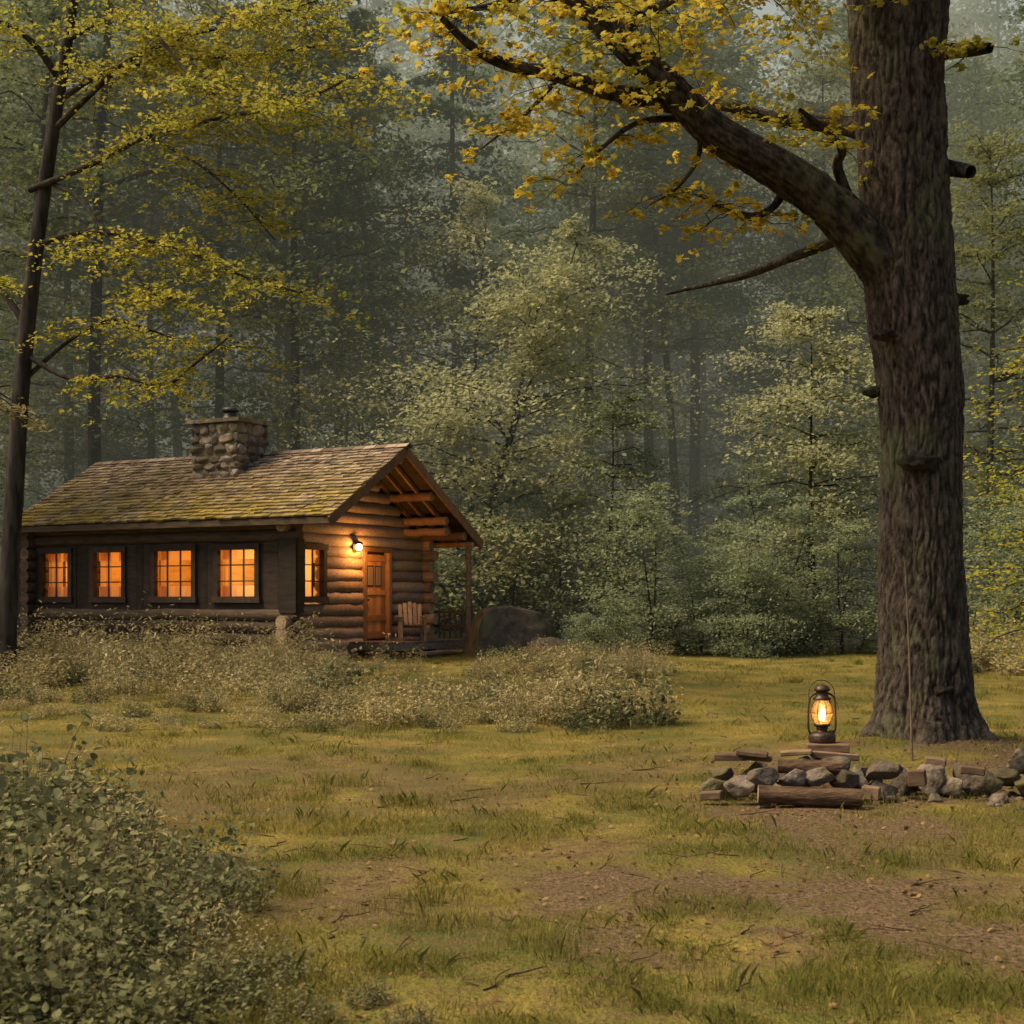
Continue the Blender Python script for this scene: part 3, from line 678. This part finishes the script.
cp('window_frames',lambda m:[wframe(m,a,b,WZ0,WZ1,SW-.10,SW+.02,'x') for a,b in WINS])
def corner(m):
    box(m,OX-.16,OX+.30,SW-.17,SW-.10,1.22,2.84,'board_dark'); box(m,OX+.24,OX+.31,SW-.10,SW+.14,1.22,2.84,'board_dark')
cp('corner_post',corner)
GW=(.78,1.55); GD=(3.2,4.25)
def gable(m):
    z=.22;k=0
    while z<4.75:
        lo=SW-.3 if z<3.2 else max(SW-.3,(z+.1-3.12)/.58); hi=SE+(.40 if k%2 else .24) if z<3.0 else min(SE+.2,PS+(4.8-z-.1)/.573)
        if 1.2<z<2.9: lo=SW-.02
        segs=[(lo,hi)]
        for (a,b,c,d) in ((GW[0],GW[1],WZ0,WZ1),(GD[0],GD[1],.5,2.66)):
            if c-.05<z<d+.05:
                segs=[s for q in segs for s in ((q[0],min(q[1],a-.05)),(max(q[0],b+.05),q[1])) if s[1]>s[0]+.05]
        for a,b in segs:
            if b-a>.1: clog(m,(OX,a,z),(OX,b,z),RL,'log_light')
        z+=DZ;k+=1
cp('gable_wall_logs',gable)
cp('gable_window_frame',lambda m:wframe(m,GW[0],GW[1],WZ0,WZ1,OX+.03,OX+.17,'y'))
def door(m):
    a,b=GD
    for k in range(5):
        y0=a+.06+k*(b-a-.12)/5; box(m,OX+.0,OX+.055,y0+.004,y0+(b-a-.12)/5-.004,.57,2.58,'door')
    box(m,OX-.05,OX-.01,a-.04,b+.04,.5,2.66,'board_dark')
    box(m,OX+.055,OX+.08,a+.08,b-.08,1.0,1.14,'door'); box(m,OX+.055,OX+.08,a+.08,b-.08,.6,.76,'door')
    box(m,OX+.055,OX+.085,a+.08,b-.08,1.62,1.72,'door'); box(m,OX+.055,OX+.085,a+.08,b-.08,2.42,2.55,'door')
    box(m,OX+.02,OX+.17,a-.06,a+.05,.54,2.64,'trim'); box(m,OX+.02,OX+.17,b-.05,b+.06,.54,2.64,'trim'); box(m,OX+.02,OX+.175,a-.1,b+.1,2.642,2.75,'trim')
    for y0 in (a+.2,a+.53): 
        box(m,OX+.05,OX+.07,y0,y0+.27,1.82,2.32,'frame'); box(m,OX+.065,OX+.075,y0+.03,y0+.24,1.85,2.29,'curtain')
    lathe(m,[(0,.03),(.03,.025),(.035,0),(.02,-.02),(0,-.03)],(OX+.12,a+.15,1.5),'iron',12)
cp('door',door,.004)
def others(m):
    z=.22
    for k in range(12):
        clog(m,(XE-.3,SE,z),(OX+(.42 if k%2 else .3),SE,z),RL,'log_light') ; clog(m,(XE,SW-.3,z),(XE,SE+.3,z),RL,'log_dark'); z+=DZ
    for k in range(5):
        lo=(z+.1-3.12)/.58; hi=PS+(4.7-z)/.573
        if hi-lo>.3: clog(m,(XE,lo,z),(XE,hi,z),RL,'log_dark')
        z+=DZ
cp('rear_and_side_wall_logs',others)
def interior(m):
    box(m,XE+.1,OX-.1,SW+.1,SE-.1,.42,.5,'inwall'); box(m,XE+.1,OX-.12,SW+.05,SE-.1,3.0,3.05,'inwall')
    box(m,XE+.1,OX-.15,2.9,2.96,.5,3.0,'inwall')
    for x in (-3.75,-5.7,-7.5): box(m,x-.03,x+.03,SW+.7,2.9,.5,3.0,'inwall')
    for x,z,w,h in ((-2.7,2.1,.22,.28),(-4.5,2.15,.35,.25),(-6.6,2.2,.2,.26),(-8.3,2.0,.3,.3)):
        box(m,x-w,x+w,2.82,2.88,z-h,z+h,'board_dark'); box(m,x-w+.05,x+w-.05,2.80,2.825,z-h+.05,z+h-.05,'trim')
    for x in (-3.3,-4.9,-6.9): box(m,x-.3,x+.3,2.4,2.85,.5,1.75,'door'); 
cp('interior_rooms',interior)
def curtains(m):
    def cur(p,q,z0,z1,ax,off):
        n=24;u=np.linspace(p,q,n); w=off+.02*np.sin(u*55)+.01*np.sin(u*23)
        V=[]
        for z in (z0,z1):
            for k in range(n): V.append([u[k],w[k],z] if ax=='x' else [w[k],u[k],z])
        F=[[k,k+1,n+k+1,n+k] for k in range(n-1)]; m.add(V,[np.array(F)],'curtain',True)
    for i,(a,b) in enumerate(WINS):
        w=b-a; f=(.20,.24,.42,.5)[i]
        cur(a,a+w*f,WZ0,WZ1,'x',SW+.16); cur(b-w*f*.8,b,WZ0,WZ1,'x',SW+.16); cur(a,b,WZ1-.22,WZ1+.05,'x',SW+.12)
        cur(a,b,WZ0-.05,WZ0+.26,'x',SW+.12)
    cur(GW[0],GW[1],WZ0,WZ1,'y',OX-.2)
cp('curtains',curtains)
for i,x in enumerate((-2.75,-4.65,-6.55,-8.3)): plight('room_lamp',(x+.25,1.55,2.35),42,(1,.44,.085),.12,CB)
plight('room_lamp',(-2.3,1.15,2.1),32,(1,.66,.36),.1,CB)
def roofdeck(m):
    xm=-LEN/2
    beam(m,(xm,0,EZ-.05),(xm,PS,PZ-.05),LEN,.05,'log_dark',(1,0,0)); beam(m,(xm,PS,PZ-.052),(xm,RS,RZ-.052),LEN-.004,.05,'log_dark',(1,0,0))
cp('roof_deck',roofdeck)
def shingles(m):
    for p0,p1 in (((0,EZ),(PS,PZ)),((RS,RZ),(PS,PZ))):
        p0=np.array(p0);p1=np.array(p1);L=np.linalg.norm(p1-p0);d=(p1-p0)/L; nn=np.array([-d[1],d[0]]); 
        if nn[1]<0: nn=-nn
        row=-.05
        while row<L-.1:
            x=-LEN-.03-rng.random()*.1
            while x<.03:
                w=rng.uniform(.12,.26); x0=max(x,-LEN-.04); x1=min(x+w-.008,.05)
                if x1-x0>.03:
                    j=rng.normal()*.014; a=row+j; b=min(row+.30,L+.02); th=.032+rng.random()*.025; lift=.012+rng.random()*.018
                    pts=[]
                    for (dd,nv) in ((a,lift),(b,-.012),(a,lift+th),(b,.008)):
                        q=p0+d*dd+nn*nv; pts.append(q)
                    V=[[x0,*pts[0]],[x1,*pts[0]],[x1,*pts[1]],[x0,*pts[1]],[x0,*pts[2]],[x1,*pts[2]],[x1,*pts[3]],[x0,*pts[3]]]
                    m.add(V,[BF],'shingle',False,float(np.clip(rng.beta(2,2.2)+.15*np.sin(row*9),0,1)))
                x+=w
            row+=.17
    for x in np.arange(-LEN,0,.3): 
        beam(m,(x,PS-.075,PZ+.025),(x+.32,PS-.075,PZ+.035),.17,.02,'shingle',(0,.87,.5)); beam(m,(x,PS+.075,PZ+.025),(x+.32,PS+.075,PZ+.035),.17,.02,'shingle',(0,.87,-.5))
cp('roof_shingles',shingles)
def barge(m):
    for x in (.03,-LEN-.03):
        for y0,z0 in ((-.06,EZ-.03),(RS+.06,RZ-.03)):
            beam(m,(x,y0,z0-.1),(x,PS,PZ-.10),.05,.20,'trim',(1,0,0)); 
    beam(m,(.03-.0,-.02,EZ-.10),(-LEN,-.02,EZ-.10),.03,.13,'log_dark')
    beam(m,(.0,RS+.02,RZ-.10),(-LEN,RS+.02,RZ-.10),.03,.13,'trim')
cp('bargeboards',barge)
def purl(m):
    for s in (.42,1.55,4.35,5.9):
        z=(EZ+.58*s if s<PS else PZ-.573*(s-PS))-.24
        clog(m,(OX-.2,s,z),(-.12,s,z),.11,'trim')
    clog(m,(OX-.2,PS,PZ-.26),(-.12,PS,PZ-.26),.12,'trim')
    for x in np.arange(-.5,-1.4,-.42):
        beam(m,(x,.1,EZ-.11),(x,PS,PZ-.16),.06,.1,'trim',(1,0,0)); beam(m,(x,RS-.1,RZ-.1),(x,PS,PZ-.16),.06,.1,'trim',(1,0,0))
    clog(m,(-.15,6.15,.05),(-.15,6.15,2.95),.075,'fence')
    clog(m,(OX,6.15,2.88),(-.02,6.15,2.88),.07,'trim')
    for z in (3.15,3.42): clog(m,(OX,5.0,z),(-.1,5.0,z),.10,'trim')
cp('porch_posts_and_purlins',purl)
def rafts(m):
    for x in np.arange(-LEN+.3,-1.6,.6): beam(m,(x,-.0,EZ-.13),(x,SW+.1,EZ+.1),.07,.1,'log_dark',(1,0,0))
cp('rafter_tails',rafts)
def deck(m):
    y=2.55
    while y<6.3:
        box(m,OX+.1,-.0,y,y+.135,.49,.535,'plank'); y+=.145
    box(m,-.05,.03,2.53,6.31,.34,.486,'plank'); box(m,OX+.1,-.06,2.5,2.54,.34,.486,'plank')
    for y in (2.7,4.4,6.1): clog(m,(-.15,y,-.1),(-.15,y,.38),.09,'log_dark')
    box(m,.05,.38,3.3,4.4,.24,.30,'plank'); box(m,.1,.36,3.4,4.3,.0,.24,'log_dark')
    for z in (.85,1.2): beam(m,(OX+.1,6.2,z),(-.2,6.2,z),.05,.07,'log_dark')
    for x in np.arange(OX+.2,-.2,.16): beam(m,(x,6.2,.53),(x,6.2,1.2),.035,.035,'log_dark')
cp('porch_deck',deck)
def chim(m):
    cx,cy,wx,wy,z0,z1=-4.66,2.45,.72,.60,3.9,5.72
    box(m,cx-wx+.04,cx+wx-.04,cy-wy+.04,cy+wy-.04,z0,z1,'chim',.2)
    z=z0
    while z<z1-.05:
        h=min(rr.uniform(.16,.3),z1-z)
        for f in range(4):
            lo,hi=((cx-wx,cx+wx) if f%2==0 else (cy-wy,cy+wy)); u=lo
            while u<hi-.02:
                w=min(rr.uniform(.18,.45),hi-u); 
                if hi-(u+w)<.1: w=hi-u
                p=rr.uniform(-.02,.02); ins=.008; a,b=u+ins,u+w-ins; c,d=z+ins,z+h-ins
                if f==0: c0=((a+b)/2,cy-wy+.05,(c+d)/2); s=((b-a)*.66,.1+p,(d-c)*.66)
                elif f==2: c0=((a+b)/2,cy+wy-.05,(c+d)/2); s=((b-a)*.66,.1+p,(d-c)*.66)
                elif f==1: c0=(cx+wx-.05,(a+b)/2,(c+d)/2); s=(.1+p,(b-a)*.66,(d-c)*.66)
                else: c0=(cx-wx+.05,(a+b)/2,(c+d)/2); s=(.1+p,(b-a)*.66,(d-c)*.66)
                rock(m,c0,s,0,rr.randrange(999),'chim',12,3); u+=w
        z+=h
    box(m,cx-wx-.07,cx+wx+.07,cy-wy-.07,cy+wy+.07,z1,z1+.09,'chim',.7)
    lathe(m,[(.24,0),(.24,.06),(.17,.1),(.15,.2),(.13,.22)],(cx,cy,z1+.09),'potmetal',16)
    lathe(m,[(.2,.24),(.22,.27),(.16,.33),(.05,.36),(0,.36)],(cx,cy,z1+.09),'potmetal',16)
    for a in range(4): 
        x=a*1.57; beam(m,(cx+.12*math.cos(x),cy+.12*math.sin(x),z1+.28),(cx+.12*math.cos(x),cy+.12*math.sin(x),z1+.37),.02,.02,'potmetal')
cp('stone_chimney',chim)
def sconce(m):
    c=(OX+.27,2.75,2.62)
    box(m,OX+.12,OX+.16,2.69,2.81,2.6,2.86,'iron'); tube(m,[(OX+.15,2.75,2.84),(OX+.22,2.75,2.90),(OX+.27,2.75,2.86)],.012,'iron',6)
    lathe(m,[(.10,.18),(.07,.23),(0,.25)],c,'iron',12); lathe(m,[(0,.0),(.05,.0),(.055,.02)],c,'iron',12)
    lathe(m,[(0,.03),(.06,.05),(.075,.10),(.06,.16),(0,.18)],c,'bulb',14)
cp('porch_lamp',sconce)
plight('porch_light',(OX+.50,2.75,2.60),70,(1,.45,.12),.08,CB)
PC=empty('porch_chair',(0,0,0),math.radians(-28+40))
PC.location=(Matrix.Translation(CB.location)@Matrix.Rotation(math.radians(-28),4,'Z'))@Vector((-.5,4.05,.537))
def cpart(nm,fn):
    m=MB(); fn(m); o=m.build(nm,PC)
cpart('legs',lambda m:[box(m,x-.03,x+.03,y-.03,y+.03,0,h,'endgrain') for x,y,h in ((-.28,-.25,.56),(.28,-.25,.56),(-.26,.25,.5),(.26,.25,.5))])
cpart('seat',lambda m:[beam(m,(-.27,-.27+.09*k,.38-.015*k),(.27,-.27+.09*k,.38-.015*k),.08,.02,'endgrain') for k in range(6)])
cpart('backrest',lambda m:[beam(m,(-.22+.11*k,.2,.3),(-.24+.12*k,.42,.86+.03*(2-abs(k-2))),.09,.02,'endgrain',(1,0,0)) for k in range(5)])
cpart('armrests',lambda m:[box(m,x-.06,x+.06,-.32,.32,.562,.585,'endgrain') for x in(-.3,.3)])

# ------------------------------------------------------------------ mist in the woods, haze light put in as emission
me=D.meshes.new('glowing_mist'); bm=bmesh.new(); bmesh.ops.create_cube(bm,size=1); bm.to_mesh(me); bm.free()
o=D.objects.new('glowing_mist',me); col.objects.link(o); o.scale=(240,120,76); o.location=(0,38.5+60,36)
m=D.materials.new('glowing_mist_volume'); m.use_nodes=True; nt=m.node_tree; nt.nodes.clear()
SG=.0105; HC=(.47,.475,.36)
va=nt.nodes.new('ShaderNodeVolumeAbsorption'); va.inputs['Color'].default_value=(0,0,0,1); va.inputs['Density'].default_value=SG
ve=nt.nodes.new('ShaderNodeEmission'); ve.inputs['Color'].default_value=(*HC,1); ve.inputs['Strength'].default_value=SG  # added glow stands in for scattered light and fills the dark forest
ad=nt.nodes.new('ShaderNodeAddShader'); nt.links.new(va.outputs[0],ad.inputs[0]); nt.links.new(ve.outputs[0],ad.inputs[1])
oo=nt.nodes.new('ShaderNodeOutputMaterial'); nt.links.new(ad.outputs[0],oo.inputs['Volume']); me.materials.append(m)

# ------------------------------------------------------------------ light
w=D.worlds.new('World'); scene.world=w; w.use_nodes=True; nt=w.node_tree; nt.nodes.clear()
SE_,AZ=math.radians(52),math.radians(-98)   # azimuth from +Y towards -X
sky=nt.nodes.new('ShaderNodeTexSky'); sky.sky_type='NISHITA'; sky.sun_disc=False; sky.sun_elevation=SE_; sky.sun_rotation=AZ; sky.dust_density=5
bg=nt.nodes.new('ShaderNodeBackground'); bg.inputs[1].default_value=.15
ow=nt.nodes.new('ShaderNodeOutputWorld'); nt.links.new(sky.outputs[0],bg.inputs[0]); nt.links.new(bg.outputs[0],ow.inputs[0])
sl=D.lights.new('sun','SUN'); sl.energy=5.0; sl.angle=math.radians(22); sl.color=(1,.82,.56); so=D.objects.new('sun',sl); col.objects.link(so)
dv=Vector((math.sin(AZ)*math.cos(SE_),math.cos(AZ)*math.cos(SE_),math.sin(SE_))); so.rotation_euler=dv.to_track_quat('Z','Y').to_euler()
scene.view_settings.view_transform='Standard'; scene.view_settings.look='None'; scene.view_settings.exposure=0
cam=D.cameras.new('camera'); cam.lens=50; cam.sensor_width=36; cam.shift_y=88/1024; cam.clip_end=2000; cam.clip_start=.1
cam.dof.use_dof=True; cam.dof.focus_distance=15; cam.dof.aperture_fstop=6.3
co=D.objects.new('camera',cam); col.objects.link(co); co.location=(0,0,1.5); co.rotation_euler=(math.radians(90),0,0); scene.camera=co
